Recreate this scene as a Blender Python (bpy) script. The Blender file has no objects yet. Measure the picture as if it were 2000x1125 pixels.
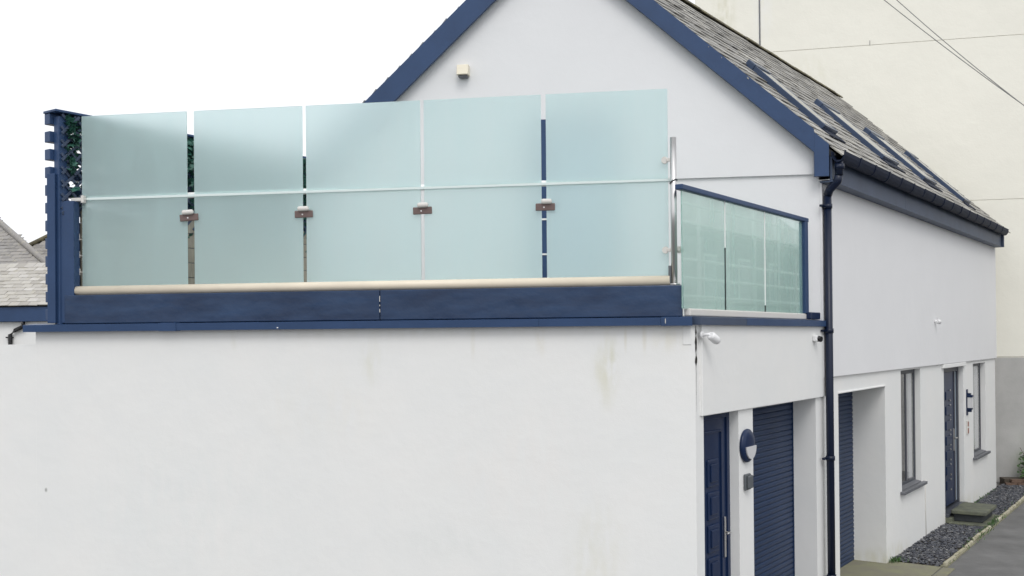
import bpy, bmesh, math, random
from mathutils import Matrix, Vector
random.seed(7)
R = math.radians
sc = bpy.context.scene
col = sc.collection

# ------------------------------------------------------------------ camera, sky, sun, exposure
cam_d = bpy.data.cameras.new('camera')
cam = bpy.data.objects.new('camera', cam_d); col.objects.link(cam)
cam_d.sensor_width = 36; cam_d.lens = 36.0; cam_d.shift_y = 0.04225; cam_d.clip_start = 0.05; cam_d.clip_end = 3000
cam.matrix_world = Matrix(((0.986990, 0.009734, 0.160486, -0.13524), (0.160544, -0.005490, -0.987013, -8.73460), (-0.008726, 0.999938, -0.006981, 2.99559), (0, 0, 0, 1)))
sc.camera = cam

world = bpy.data.worlds.new('World'); sc.world = world; world.use_nodes = True
nt = world.node_tree; nt.nodes.clear()
out = nt.nodes.new('ShaderNodeOutputWorld'); bg = nt.nodes.new('ShaderNodeBackground')
sky = nt.nodes.new('ShaderNodeTexSky'); sky.sky_type = 'NISHITA'; sky.sun_disc = False
SUN_EL, SUN_AZ = R(50), R(165)          # azimuth clockwise from +Y
sky.sun_elevation = SUN_EL; sky.sun_rotation = SUN_AZ; sky.dust_density = 4; sky.ozone_density = 1.0
hs = nt.nodes.new('ShaderNodeHueSaturation'); hs.inputs['Saturation'].default_value = 0.12
mx = nt.nodes.new('ShaderNodeMixRGB'); mx.inputs['Fac'].default_value = 0.72
mx.inputs['Color2'].default_value = (11.0, 11.25, 11.7, 1)   # the even cloud layer
bg.inputs['Strength'].default_value = 0.1
nt.links.new(sky.outputs[0], hs.inputs['Color']); nt.links.new(hs.outputs[0], mx.inputs['Color1'])
nt.links.new(mx.outputs[0], bg.inputs['Color']); nt.links.new(bg.outputs[0], out.inputs['Surface'])

sd = bpy.data.lights.new('sun', 'SUN'); sd.energy = 0.7; sd.angle = R(24); sd.color = (1.0, 0.97, 0.93)
sun = bpy.data.objects.new('sun', sd); col.objects.link(sun)
sv = Vector((math.sin(SUN_AZ)*math.cos(SUN_EL), math.cos(SUN_AZ)*math.cos(SUN_EL), math.sin(SUN_EL)))
sun.rotation_euler = sv.to_track_quat('Z', 'Y').to_euler()
sc.view_settings.view_transform = 'Standard'; sc.view_settings.look = 'None'
sc.view_settings.exposure = 0.27; sc.view_settings.gamma = 1; sc.view_settings.use_curve_mapping = False
sc.cycles.use_denoising = True
sc.cycles.max_bounces = 14; sc.cycles.transmission_bounces = 10; sc.cycles.transparent_max_bounces = 10

# ------------------------------------------------------------------ frames
SDX, SDY = 0.430878, 0.902410           # direction of the lane-side wall
SD = Vector((SDX, SDY, 0)); NN = Vector((SDY, -SDX, 0))
ID = Matrix.Identity(4)
MS = Matrix(((SDX, -SDY, 0, 0), (SDY, SDX, 0, 0), (0, 0, 1, 0), (0, 0, 0, 1)))   # x along wall, y inward, z up
def shift(m, x, y, z): return m @ Matrix.Translation((x, y, z))

# ------------------------------------------------------------------ materials
def mat(name, colr, rough=0.6, metal=0.0, spec=0.5, var=0.0, vscale=4.0, bump=0.0, bscale=60.0, bump2=0.0, b2scale=5.0, coat=0.0, tint=None, stretch=None):
    m = bpy.data.materials.new(name); m.use_nodes = True
    n = m.node_tree.nodes; l = m.node_tree.links; b = n['Principled BSDF']
    b.inputs['Base Color'].default_value = (*colr, 1); b.inputs['Roughness'].default_value = rough
    b.inputs['Metallic'].default_value = metal; b.inputs['Specular IOR Level'].default_value = spec
    b.inputs['Coat Weight'].default_value = coat
    geo = n.new('ShaderNodeNewGeometry'); pos = geo.outputs['Position']
    if stretch:
        mp = n.new('ShaderNodeMapping'); mp.inputs['Scale'].default_value = stretch
        l.new(pos, mp.inputs['Vector']); pos = mp.outputs[0]
    if var > 0:
        t = n.new('ShaderNodeTexNoise'); t.inputs['Scale'].default_value = vscale; t.inputs['Detail'].default_value = 6; t.inputs['Roughness'].default_value = 0.6
        l.new(pos, t.inputs['Vector'])
        r = n.new('ShaderNodeValToRGB'); l.new(t.outputs['Fac'], r.inputs['Fac'])
        r.color_ramp.elements[0].position = 0.3; r.color_ramp.elements[1].position = 0.7
        c2 = tint if tint else tuple(min(1, c*(1+var)) for c in colr)
        r.color_ramp.elements[0].color = (*[c*(1-var) for c in colr], 1); r.color_ramp.elements[1].color = (*c2, 1)
        l.new(r.outputs[0], b.inputs['Base Color'])
    last = None
    for (s_, sc_) in ((bump, bscale), (bump2, b2scale)):
        if s_ > 0:
            t = n.new('ShaderNodeTexNoise'); t.inputs['Scale'].default_value = sc_; t.inputs['Detail'].default_value = 5
            l.new(geo.outputs['Position'], t.inputs['Vector'])
            bp = n.new('ShaderNodeBump'); bp.inputs['Strength'].default_value = s_; bp.inputs['Distance'].default_value = 0.6/sc_
            l.new(t.outputs['Fac'], bp.inputs['Height'])
            if last: l.new(last.outputs[0], bp.inputs['Normal'])
            last = bp
    if last: l.new(last.outputs[0], b.inputs['Normal'])
    return m

def add_stains_and_bands(m, stains_and_bands):
    """weathering marks and tone bands of their own shape: (x, y, z, rx, ry, rz, colour, strength)"""
    n = m.node_tree.nodes; l = m.node_tree.links; b = n['Principled BSDF']
    src = b.inputs['Base Color'].links[0].from_socket
    geo = n.new('ShaderNodeNewGeometry')
    tn = n.new('ShaderNodeTexNoise'); tn.inputs['Scale'].default_value = 7; tn.inputs['Detail'].default_value = 6
    mp0 = n.new('ShaderNodeMapping'); mp0.inputs['Scale'].default_value = (1.6, 1.6, 0.5)
    l.new(geo.outputs['Position'], mp0.inputs['Vector']); l.new(mp0.outputs[0], tn.inputs['Vector'])
    for (x, y, z, rx, ry, rz, c, st) in stains_and_bands:
        mp = n.new('ShaderNodeMapping'); mp.vector_type = 'POINT'
        mp.inputs['Location'].default_value = (-x/rx, -y/ry, -z/rz); mp.inputs['Scale'].default_value = (1/rx, 1/ry, 1/rz)
        l.new(geo.outputs['Position'], mp.inputs['Vector'])
        ln = n.new('ShaderNodeVectorMath'); ln.operation = 'LENGTH'; l.new(mp.outputs[0], ln.inputs[0])
        mr = n.new('ShaderNodeMapRange'); mr.interpolation_type = 'SMOOTHSTEP'
        mr.inputs['From Min'].default_value = 1; mr.inputs['From Max'].default_value = 0.1
        mr.inputs['To Min'].default_value = 0; mr.inputs['To Max'].default_value = st
        l.new(ln.outputs['Value'], mr.inputs['Value'])
        mu = n.new('ShaderNodeMath'); mu.operation = 'MULTIPLY'
        mr2 = n.new('ShaderNodeMapRange'); mr2.inputs['From Min'].default_value = 0.35; mr2.inputs['From Max'].default_value = 0.62
        l.new(tn.outputs['Fac'], mr2.inputs['Value'])
        l.new(mr.outputs[0], mu.inputs[0]); l.new(mr2.outputs[0], mu.inputs[1]); mr2.inputs['To Max'].default_value = 0.55
        mixn = n.new('ShaderNodeMixRGB'); l.new(mu.outputs[0], mixn.inputs['Fac']); l.new(src, mixn.inputs['Color1'])
        mixn.inputs['Color2'].default_value = (*c, 1); src = mixn.outputs[0]
    l.new(src, b.inputs['Base Color'])

def slate_mat(name, cols, rough=0.75):
    m = bpy.data.materials.new(name); m.use_nodes = True
    n = m.node_tree.nodes; l = m.node_tree.links; b = n['Principled BSDF']
    oi = n.new('ShaderNodeObjectInfo'); geo = n.new('ShaderNodeNewGeometry')
    add = n.new('ShaderNodeMath'); add.operation = 'ADD'; l.new(oi.outputs['Random'], add.inputs[0]); l.new(geo.outputs['Random Per Island'], add.inputs[1])
    fr = n.new('ShaderNodeMath'); fr.operation = 'FRACT'; l.new(add.outputs[0], fr.inputs[0])
    r = n.new('ShaderNodeValToRGB'); l.new(fr.outputs[0], r.inputs['Fac'])
    els = r.color_ramp.elements
    while len(els) < len(cols): els.new(0.5)
    for i, c in enumerate(cols): els[i].position = i/(len(cols)-1); els[i].color = (*c, 1)
    t = n.new('ShaderNodeTexNoise'); t.inputs['Scale'].default_value = 9; t.inputs['Detail'].default_value = 8
    l.new(geo.outputs['Position'], t.inputs['Vector'])
    r2 = n.new('ShaderNodeValToRGB'); l.new(t.outputs['Fac'], r2.inputs['Fac'])
    r2.color_ramp.elements[0].position = 0.5; r2.color_ramp.elements[1].position = 0.72
    mixn = n.new('ShaderNodeMixRGB'); l.new(r2.outputs[0], mixn.inputs['Fac'])
    sm = n.new('ShaderNodeMath'); sm.operation = 'MULTIPLY'; l.new(r2.outputs[0], sm.inputs[0]); sm.inputs[1].default_value = 0.5
    l.new(sm.outputs[0], mixn.inputs['Fac'])
    l.new(r.outputs[0], mixn.inputs['Color1']); mixn.inputs['Color2'].default_value = (0.42, 0.39, 0.30, 1)
    l.new(mixn.outputs[0], b.inputs['Base Color']); b.inputs['Roughness'].default_value = rough
    t2 = n.new('ShaderNodeTexNoise'); t2.inputs['Scale'].default_value = 40; l.new(geo.outputs['Position'], t2.inputs['Vector'])
    bp = n.new('ShaderNodeBump'); bp.inputs['Strength'].default_value = 0.4; bp.inputs['Distance'].default_value = 0.01
    l.new(t2.outputs['Fac'], bp.inputs['Height']); l.new(bp.outputs[0], b.inputs['Normal'])
    return m

def glass_mat(name, colr, rough, ior, coat=0.0, etch=0.0, etch_col=(0.8, 0.9, 0.88), coat_rough=0.03, smear=0.0):
    m = bpy.data.materials.new(name); m.use_nodes = True
    n = m.node_tree.nodes; l = m.node_tree.links; b = n['Principled BSDF']
    b.inputs['Base Color'].default_value = (*colr, 1); b.inputs['Roughness'].default_value = rough
    b.inputs['IOR'].default_value = ior; b.inputs['Transmission Weight'].default_value = 1
    b.inputs['Coat Weight'].default_value = coat; b.inputs['Coat Roughness'].default_value = coat_rough
    if etch > 0:
        tr = n.new('ShaderNodeBsdfTranslucent'); tr.inputs['Color'].default_value = (*etch_col, 1)
        df = n.new('ShaderNodeBsdfDiffuse'); df.inputs['Color'].default_value = (*etch_col, 1)
        ms = n.new('ShaderNodeMixShader'); ms.inputs[0].default_value = 0.55
        l.new(tr.outputs[0], ms.inputs[1]); l.new(df.outputs[0], ms.inputs[2])
        m2 = n.new('ShaderNodeMixShader'); m2.inputs[0].default_value = etch
        if smear > 0:
            geo = n.new('ShaderNodeNewGeometry'); mp = n.new('ShaderNodeMapping'); mp.inputs['Scale'].default_value = (5, 5, 0.7)
            t = n.new('ShaderNodeTexNoise'); t.inputs['Scale'].default_value = 1.0; t.inputs['Detail'].default_value = 5; t.inputs['Roughness'].default_value = 0.65
            l.new(geo.outputs['Position'], mp.inputs['Vector']); l.new(mp.outputs[0], t.inputs['Vector'])
            mr = n.new('ShaderNodeMapRange'); mr.inputs['From Min'].default_value = 0.3; mr.inputs['From Max'].default_value = 0.7
            mr.inputs['To Min'].default_value = etch-smear; mr.inputs['To Max'].default_value = etch+smear
            l.new(t.outputs['Fac'], mr.inputs['Value']); l.new(mr.outputs[0], m2.inputs[0])
        l.new(b.outputs[0], m2.inputs[1]); l.new(ms.outputs[0], m2.inputs[2])
        l.new(m2.outputs[0], n['Material Output'].inputs['Surface'])
    return m

M = {}
WHITE = (0.79, 0.797, 0.785)
M['render'] = mat('white_render', WHITE, 0.85, spec=0.25, var=0.02, vscale=1.3, bump=0.14, bscale=110, bump2=0.05, b2scale=5, tint=(0.81, 0.805, 0.785))
M['gable'] = mat('lavender_white_render', (0.775, 0.776, 0.782), 0.85, spec=0.25, var=0.012, vscale=1.1, bump=0.14, bscale=110, bump2=0.04, b2scale=4)
M['boundary'] = mat('boundary_render', WHITE, 0.85, spec=0.25, var=0.02, vscale=1.3, bump=0.14, bscale=110, bump2=0.05, b2scale=5, tint=(0.81, 0.805, 0.785))
YEL, GRN = (0.60, 0.58, 0.40), (0.58, 0.60, 0.48)
add_stains_and_bands(M['render'], [
    (-0.75, 0, 2.72, 0.16, .4, 0.45, YEL, 0.75), (-0.68, 0, 2.78, 0.05, .4, 0.3, (0.5, 0.5, 0.3), 0.7),
    (-2.82, 0, 2.80, 0.14, .4, 0.28, YEL, 0.4), (-1.30, 0, 3.0, 0.07, .4, 0.2, (0.62, 0.55, 0.38), 0.7),
    (-0.85, 0, 1.15, 0.35, .4, 0.6, YEL, 0.4), (-3.3, 0, 2.4, 0.9, .4, 0.5, (0.78, 0.75, 0.68), 0.4),
    (-1.5, 0, 1.9, 1.0, .4, 0.9, (0.80, 0.77, 0.74), 0.5), (-2.2, 0, 1.2, 0.5, .4, 0.25, (0.66, 0.69, 0.66), 0.5),
    (-4.6, 0, 1.5, 1.5, .4, 1.0, (0.73, 0.76, 0.75), 0.6), (-0.2, 0, 2.98, 0.25, .4, 0.16, (0.70, 0.66, 0.52), 0.6),
    (-0.42, 0, 2.99, 0.03, .4, 0.22, (0.62, 0.58, 0.45), 0.7), (-0.58, 0, 3.0, 0.02, .4, 0.18, (0.60, 0.56, 0.42), 0.7), (-4.1, 0, 3.02, 0.05, .4, 0.16, (0.64, 0.62, 0.52), 0.5),
    (-1.9, 0, 2.98, 0.03, .4, 0.25, (0.64, 0.61, 0.50), 0.5), (-3.0, 0, 3.06, 3.6, .4, 0.09, (0.70, 0.69, 0.63), 0.5),  # last entry: darker band along the wall top under the coping
    (-5.97, 0, 1.62, 0.022, .4, 0.03, (0.12, 0.11, 0.1), 1.6), (2.6, 5.3, 0.05, 0.9, 1.9, 0.22, (0.55, 0.53, 0.36), 0.8),
    (4.6, 9.6, 0.05, 1.8, 3.6, 0.28, (0.58, 0.56, 0.42), 0.7)])
M['cream'] = mat('cream_render', (0.86, 0.842, 0.755), 0.9, spec=0.15, var=0.02, vscale=0.8, bump=0.1, bscale=30, bump2=0.06, b2scale=2)
add_stains_and_bands(M['cream'], [(3.9, 13.5, 5.9, 2.0, 4, 1.0, (0.66, 0.64, 0.46), 0.8), (5.4, 13.4, 5.0, 1.2, 4, 1.3, (0.80, 0.73, 0.62), 0.6),
    (0.9, 13.7, 9.7, 0.35, 4, 1.5, (0.60, 0.58, 0.42), 0.8), (1.7, 13.6, 10, 0.3, 4, 1.2, (0.86, 0.86, 0.84), 0.8), (2.6, 13.6, 8.5, 0.8, 4, 0.6, (0.74, 0.72, 0.58), 0.6)])
M['plinth'] = mat('grey_plinth_render', (0.46, 0.455, 0.44), 0.9, spec=0.2, var=0.12, vscale=1.6, bump=0.2, bscale=40)
add_stains_and_bands(M['plinth'], [(6.9, 13.2, 0.4, 0.6, 2, 0.9, (0.16, 0.24, 0.09), 0.9)])
M['navy'] = mat('navy_paint', (0.028, 0.061, 0.142), 0.42, spec=0.35, var=0.12, vscale=2.2, bump=0.04, bscale=25)
M['navy_board'] = mat('navy_upstand_paint', (0.015, 0.036, 0.092), 0.24, spec=0.4, var=0.3, vscale=3.0, stretch=(0.5, 1, 2.2), tint=(0.026, 0.058, 0.130), bump2=0.06, b2scale=5)
M['navy_dark'] = mat('navy_door', (0.007, 0.020, 0.064), 0.34, spec=0.35, var=0.08, vscale=3)
M['navy_shutter'] = mat('navy_shutter', (0.016, 0.034, 0.082), 0.45, spec=0.3, var=0.1, vscale=2)
M['skyframe'] = mat('slate_blue_skylight_frame', (0.036, 0.060, 0.115), 0.3, var=0.12, vscale=3)
M['fascia'] = mat('grey_blue_fascia', (0.058, 0.080, 0.130), 0.5, spec=0.3, var=0.12, vscale=3)
M['gutter'] = mat('charcoal_navy_gutter', (0.010, 0.016, 0.036), 0.6, spec=0.12, var=0.15, vscale=6)
M['pipe'] = mat('navy_pipe', (0.005, 0.011, 0.032), 0.35, spec=0.35)
M['anth'] = mat('anthracite_frame', (0.055, 0.06, 0.075), 0.4)
M['sill'] = mat('slate_grey_sill', (0.13, 0.135, 0.15), 0.5, var=0.15, vscale=8)
M['steel'] = mat('brushed_steel', (0.62, 0.61, 0.60), 0.28, metal=1.0)
M['bronze'] = mat('brown_clamp_plate', (0.16, 0.11, 0.10), 0.4, metal=0.3)
M['clampcap'] = mat('pale_clamp_cap', (0.68, 0.66, 0.62), 0.4)
M['creamtube'] = mat('cream_plastic', (0.74, 0.66, 0.53), 0.4, var=0.06, vscale=3)
M['strip'] = mat('pale_rail_highlight', (0.70, 0.79, 0.775), 0.5)  # pale tone put in for the bright line of the handrail
M['rail'] = mat('white_rail', (0.95, 0.95, 0.93), 0.5)
M['whiteplastic'] = mat('white_plastic', (0.8, 0.8, 0.8), 0.35)
M['black'] = mat('black_plastic', (0.012, 0.012, 0.014), 0.25)
M['greyplastic'] = mat('grey_plastic', (0.10, 0.11, 0.12), 0.4)
M['lampwhite'] = mat('opal_lens', (0.62, 0.62, 0.63), 0.3)
M['creamvent'] = mat('cream_vent', (0.78, 0.72, 0.58), 0.45)
M['red'] = mat('terracotta_plaque', (0.34, 0.17, 0.13), 0.5, var=0.25, vscale=30)
M['slate'] = slate_mat('weathered_slate', [(0.19, 0.185, 0.175), (0.29, 0.28, 0.265), (0.38, 0.37, 0.345), (0.25, 0.245, 0.235), (0.47, 0.455, 0.42)])
M['slate_pale'] = slate_mat('pale_lichened_slate', [(0.34, 0.32, 0.29), (0.48, 0.46, 0.42), (0.42, 0.40, 0.37), (0.55, 0.53, 0.50)])
M['slate_grey'] = slate_mat('grey_slate', [(0.21, 0.20, 0.19), (0.28, 0.27, 0.26), (0.33, 0.31, 0.29), (0.24, 0.23, 0.22)])
M['deck'] = mat('roof_felt', (0.05, 0.05, 0.05), 0.9)
M['ridge'] = mat('ridge_tile', (0.11, 0.10, 0.085), 0.85, var=0.3, vscale=8, tint=(0.20, 0.18, 0.10))
M['scafftube'] = mat('galvanised_tube', (0.72, 0.73, 0.73), 0.5)
M['stone'] = mat('grey_stone', (0.17, 0.165, 0.15), 0.9, var=0.3, vscale=5)
M['timber'] = mat('grey_brown_timber', (0.30, 0.28, 0.23), 0.8, var=0.25, vscale=5, stretch=(8, 8, 1))
M['decking'] = mat('terrace_decking', (0.30, 0.29, 0.27), 0.8, var=0.1, vscale=4)
M['frost'] = glass_mat('frosted_glass', (0.91, 0.995, 0.985), 0.40, 1.35, coat=0.7, coat_rough=0.05, etch=0.36, etch_col=(0.77, 0.96, 0.96), smear=0.05)
M['tinted'] = glass_mat('green_tinted_glass', (0.88, 1.0, 0.965), 0.08, 1.5, coat=1.0, coat_rough=0.01, etch=0.24, etch_col=(0.66, 0.97, 0.88), smear=0.05)
M['pane'] = mat('dark_window_glass', (0.02, 0.025, 0.03), 0.04, spec=0.9)
M['clear'] = glass_mat('clear_glass', (0.97, 0.98, 0.98), 0.0, 1.45)
M['paleglass'] = mat('pale_door_glass', (0.42, 0.50, 0.58), 0.08)
M['curtain'] = mat('white_curtain', (0.85, 0.85, 0.87), 0.9)
M['asphalt'] = mat('asphalt', (0.15, 0.149, 0.147), 0.85, var=0.24, vscale=1.6, bump=0.7, bscale=90, bump2=0.15, b2scale=4)
M['concrete'] = mat('mossy_concrete', (0.26, 0.24, 0.19), 0.9, var=0.2, vscale=4, tint=(0.25, 0.25, 0.15), bump=0.25, bscale=60)
M['kerbstone'] = mat('cream_edging_stone', (0.40, 0.37, 0.22), 0.9, var=0.3, vscale=5, tint=(0.55, 0.52, 0.42), bump=0.3, bscale=50)
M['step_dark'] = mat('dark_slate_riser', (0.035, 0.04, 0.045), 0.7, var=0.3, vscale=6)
M['step'] = mat('dark_slate_step', (0.12, 0.13, 0.11), 0.75, var=0.35, vscale=6, tint=(0.17, 0.18, 0.12), bump=0.3, bscale=30)
M['leaf'] = mat('dark_ivy', (0.020, 0.090, 0.062), 0.5, var=0.5, vscale=9, tint=(0.04, 0.16, 0.12))
M['shrub'] = mat('shrub_leaf', (0.06, 0.13, 0.035), 0.55, var=0.4, vscale=9)
M['bark'] = mat('stem_bark', (0.10, 0.07, 0.05), 0.9)
M['brick'] = mat('brown_brick', (0.17, 0.11, 0.08), 0.9, var=0.3, vscale=9)
M['wire'] = mat('cable_sheath', (0.20, 0.20, 0.20), 0.6)
M['crack'] = mat('open_crack', (0.02, 0.018, 0.016), 1.0)
M['soil'] = mat('soil', (0.08, 0.065, 0.05), 0.95)
def gravel_mat():
    m = slate_mat('slate_chippings', [(0.02, 0.024, 0.034), (0.055, 0.06, 0.078), (0.12, 0.125, 0.14), (0.035, 0.04, 0.05), (0.24, 0.24, 0.245)])
    for nd in m.node_tree.nodes:
        if nd.type == 'MIX_RGB': nd.inputs['Color2'].default_value = (0.13, 0.12, 0.12, 1)
    return m
M['gravel'] = gravel_mat()

# ------------------------------------------------------------------ builders
ORG = {}
def W(o): return ORG.get(o.name, Vector((0, 0, 0))) if o else Vector((0, 0, 0))
def tag(o, label=None, cat=None, group=None, kind=None):
    for k, v in (('label', label), ('category', cat), ('group', group), ('kind', kind)):
        if v: o[k] = v
    return o
def thing(name, loc, label, cat, group=None):
    o = bpy.data.objects.new(name, None); col.objects.link(o); o.location = loc
    o.empty_display_size = 0.2; ORG[o.name] = Vector(loc)
    return tag(o, label, cat, group)
class MB:
    def __init__(s): s.bm = bmesh.new()
    def box(s, x0, x1, y0, y1, z0, z1, m=ID, bev=0, seg=2):
        vs = [s.bm.verts.new(m @ Vector((x, y, z))) for x in (x0, x1) for y in (y0, y1) for z in (z0, z1)]
        fs = [s.bm.faces.new([vs[i] for i in q]) for q in ((0, 1, 3, 2), (4, 6, 7, 5), (0, 4, 5, 1), (2, 3, 7, 6), (0, 2, 6, 4), (1, 5, 7, 3))]
        if bev:
            es = list({e for f in fs for e in f.edges})
            bmesh.ops.bevel(s.bm, geom=es, offset=bev, segments=seg, affect='EDGES', profile=0.5)
        return s
    def poly(s, pts, m=ID):
        s.bm.faces.new([s.bm.verts.new(m @ Vector(p)) for p in pts]); return s
    def prism(s, pts, dv, m=ID):
        """closed polygon pts extruded by vector dv"""
        dv = Vector(dv); a = [s.bm.verts.new(m @ Vector(p)) for p in pts]; b = [s.bm.verts.new(m @ (Vector(p)+dv)) for p in pts]
        s.bm.faces.new(a[::-1]); s.bm.faces.new(b); k = len(pts)
        for i in range(k): s.bm.faces.new((a[i], a[(i+1) % k], b[(i+1) % k], b[i]))
        return s
    def tube(s, path, r, seg=12, m=ID, caps=True):
        path = [Vector(p) for p in path]; rings = []
        rs = r if isinstance(r, (list, tuple)) else [r]*len(path)
        for i, p in enumerate(path):
            t = (path[min(i+1, len(path)-1)] - path[max(i-1, 0)]).normalized()
            u = t.cross(Vector((0, 0, 1)));
            if u.length < 0.05: u = t.cross(Vector((1, 0, 0)))
            u.normalize(); v = t.cross(u)
            rings.append([s.bm.verts.new(m @ (p + (u*math.cos(2*math.pi*k/seg) + v*math.sin(2*math.pi*k/seg))*rs[i])) for k in range(seg)])
        for a, b in zip(rings, rings[1:]):
            for k in range(seg):
                f = s.bm.faces.new((a[k], a[(k+1) % seg], b[(k+1) % seg], b[k])); f.smooth = True
        if caps: s.bm.faces.new(rings[0][::-1]); s.bm.faces.new(rings[-1])
        return s
    def mesh(s, name):
        bmesh.ops.recalc_face_normals(s.bm, faces=s.bm.faces)
        me = bpy.data.meshes.new(name); s.bm.to_mesh(me); s.bm.free(); return me
    def build(s, name, mt, parent=None, label=None, cat=None, group=None, kind=None, org=None):
        if parent is None and org is None:
            zs = [v.co for v in s.bm.verts]
            org = Vector(((min(v.x for v in zs)+max(v.x for v in zs))/2, (min(v.y for v in zs)+max(v.y for v in zs))/2, min(v.z for v in zs)))
        o_w = Vector(org) if org is not None else W(parent)
        for v in s.bm.verts: v.co -= o_w
        me = s.mesh(name); me.materials.append(mt)
        o = bpy.data.objects.new(name, me); col.objects.link(o)
        if parent: o.parent = parent
        o.location = o_w - W(parent); ORG[o.name] = o_w
        return tag(o, label, cat, group, kind)
def piece(me, name, parent, mtx):
    """one piece sharing mesh data; mtx is its place in the world"""
    o = bpy.data.objects.new(name, me); col.objects.link(o); o.parent = parent
    o.matrix_local = Matrix.Translation(-W(parent)) @ mtx; ORG[o.name] = mtx.translation.copy()
    return o
def wall_grid(mb, s0, s1, z0, z1, openings, m, dflt=0.3):
    """openings: (a0,a1,b0,b1,depth) cut out of a wall face, with their reveals"""
    xs = sorted({s0, s1, *[v for o in openings for v in o[:2]]}); zs = sorted({z0, z1, *[v for o in openings for v in o[2:4]]})
    for xa, xb in zip(xs, xs[1:]):
        for za, zb in zip(zs, zs[1:]):
            cx, cz = (xa+xb)/2, (za+zb)/2
            if any(o[0] < cx < o[1] and o[2] < cz < o[3] for o in openings): continue
            mb.poly([(xa, 0, za), (xb, 0, za), (xb, 0, zb), (xa, 0, zb)], m)
    for a0, a1, b0, b1, d in openings:
        mb.poly([(a0, 0, b0), (a0, 0, b1), (a0, d, b1), (a0, d, b0)], m); mb.poly([(a1, 0, b0), (a1, d, b0), (a1, d, b1), (a1, 0, b1)], m)
        mb.poly([(a0, 0, b1), (a1, 0, b1), (a1, d, b1), (a0, d, b1)], m)
        if b0 > z0+0.01: mb.poly([(a0, 0, b0), (a0, d, b0), (a1, d, b0), (a1, 0, b0)], m)

# ================================================================== ground
g = MB(); g.poly([(-600, -600, 0), (600, -600, 0), (600, 900, 0), (-600, 900, 0)])
g.build('ground', M['asphalt'], kind='structure', org=(0, 0, 0))
t = MB(); t.box(3.3, 6.02, -0.64, 0.5, -0.1, 0.012, MS); t.box(3.3, 6.02, -0.80, -0.66, -0.1, 0.010, MS)
t.build('concrete_apron', M['concrete'], kind='structure')
t = MB(); t.box(6.03, 14.6, -0.60, 0.05, -0.1, 0.004, MS); t.build('gravel_bed', M['soil'], kind='structure')
kerb = MB(); kerb.box(6.04, 14.8, -0.70, -0.62, -0.2, 0.018, MS); kerb = kerb.build('kerb_edging', M['concrete'], kind='structure')
ks = MB(); ks.box(-0.29, 0.29, -0.022, 0.022, 0, 0.045, ID, 0.008); ks = ks.mesh('edging_stone'); ks.materials.append(M['kerbstone'])
s = 6.35
while s < 14.5:
    if not (9.3 < s < 10.0 or (8.3 < s < 8.8)):
        L_ = random.uniform(0.8, 1.1)
        p = MS @ Matrix.Translation((s, -0.66+random.uniform(-.012, .012), 0.012+random.uniform(-.012, .006))) @ Matrix.Rotation(random.uniform(-.025, .025), 4, 'Z') @ Matrix.Diagonal((L_, random.uniform(.8, 1.1), 1, 1))
        piece(ks, 'edging_stone', kerb, p)
    s += 0.62
gv = MB(); ico = [(0.5, 0, 0), (0, 0.5, 0), (-0.5, 0, 0), (0, -0.5, 0), (0, 0, 0.5), (0, 0, -0.5)]
tri = [(0, 1, 4), (1, 2, 4), (2, 3, 4), (3, 0, 4), (1, 0, 5), (2, 1, 5), (3, 2, 5), (0, 3, 5)]
for i in range(8200):
    a, b = random.uniform(6.05, 14.3), random.uniform(-0.60, 0.0)
    if 9.2 < a < 10.35 and b > -0.66: continue
    sz = random.uniform(0.018, 0.050)
    m = MS @ Matrix.Translation((a, b, 0.008+random.uniform(0, 0.022))) @ Matrix.Rotation(random.uniform(0, 6.3), 4, 'Z') @ Matrix.Rotation(random.uniform(-.5, .5), 4, 'X') @ Matrix.Diagonal((sz*1.4, sz, sz*0.55, 1))
    vs = [gv.bm.verts.new(m @ Vector([c*random.uniform(.8, 1.2) for c in v])) for v in ico]
    for f in tri: gv.bm.faces.new([vs[k] for k in f])
gv.build('gravel', M['gravel'], kind='stuff', label='dark slate chippings along the foot of the house wall')

# ================================================================== garage block with the terrace
gb = thing('garage_block', (0, 0, 0), 'low white rendered garage block carrying the glass screened terrace', 'building')
w = MB()
wall_grid(w, -6.066, 0, 0, 3.14, [], ID)
wall_grid(w, 0, 3.41, 0, 3.14, [(0.157, 0.92, 0, 2.322, 0.34), (1.267, 3.082, 0, 2.318, 0.42)], MS)
w.poly([(-6.066, 0, 0), (-6.066, 0, 3.14), (-4.5, 3.3, 3.14), (-4.5, 3.3, 0)])
w.build('wall', M['render'], gb)
w = MB(); w.box(0.085, 3.41, -0.028, 0.02, 2.324, 3.10, MS, 0.006); w.build('lintel_band', M['render'], gb)
w = MB(); w.poly([(-6.05, 0.02, 3.145), (-0.02, 0.02, 3.145), (1.39, 2.945, 3.145), (-4.5, 2.945, 3.145)]); w.build('terrace_floor', M['decking'], gb)
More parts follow.
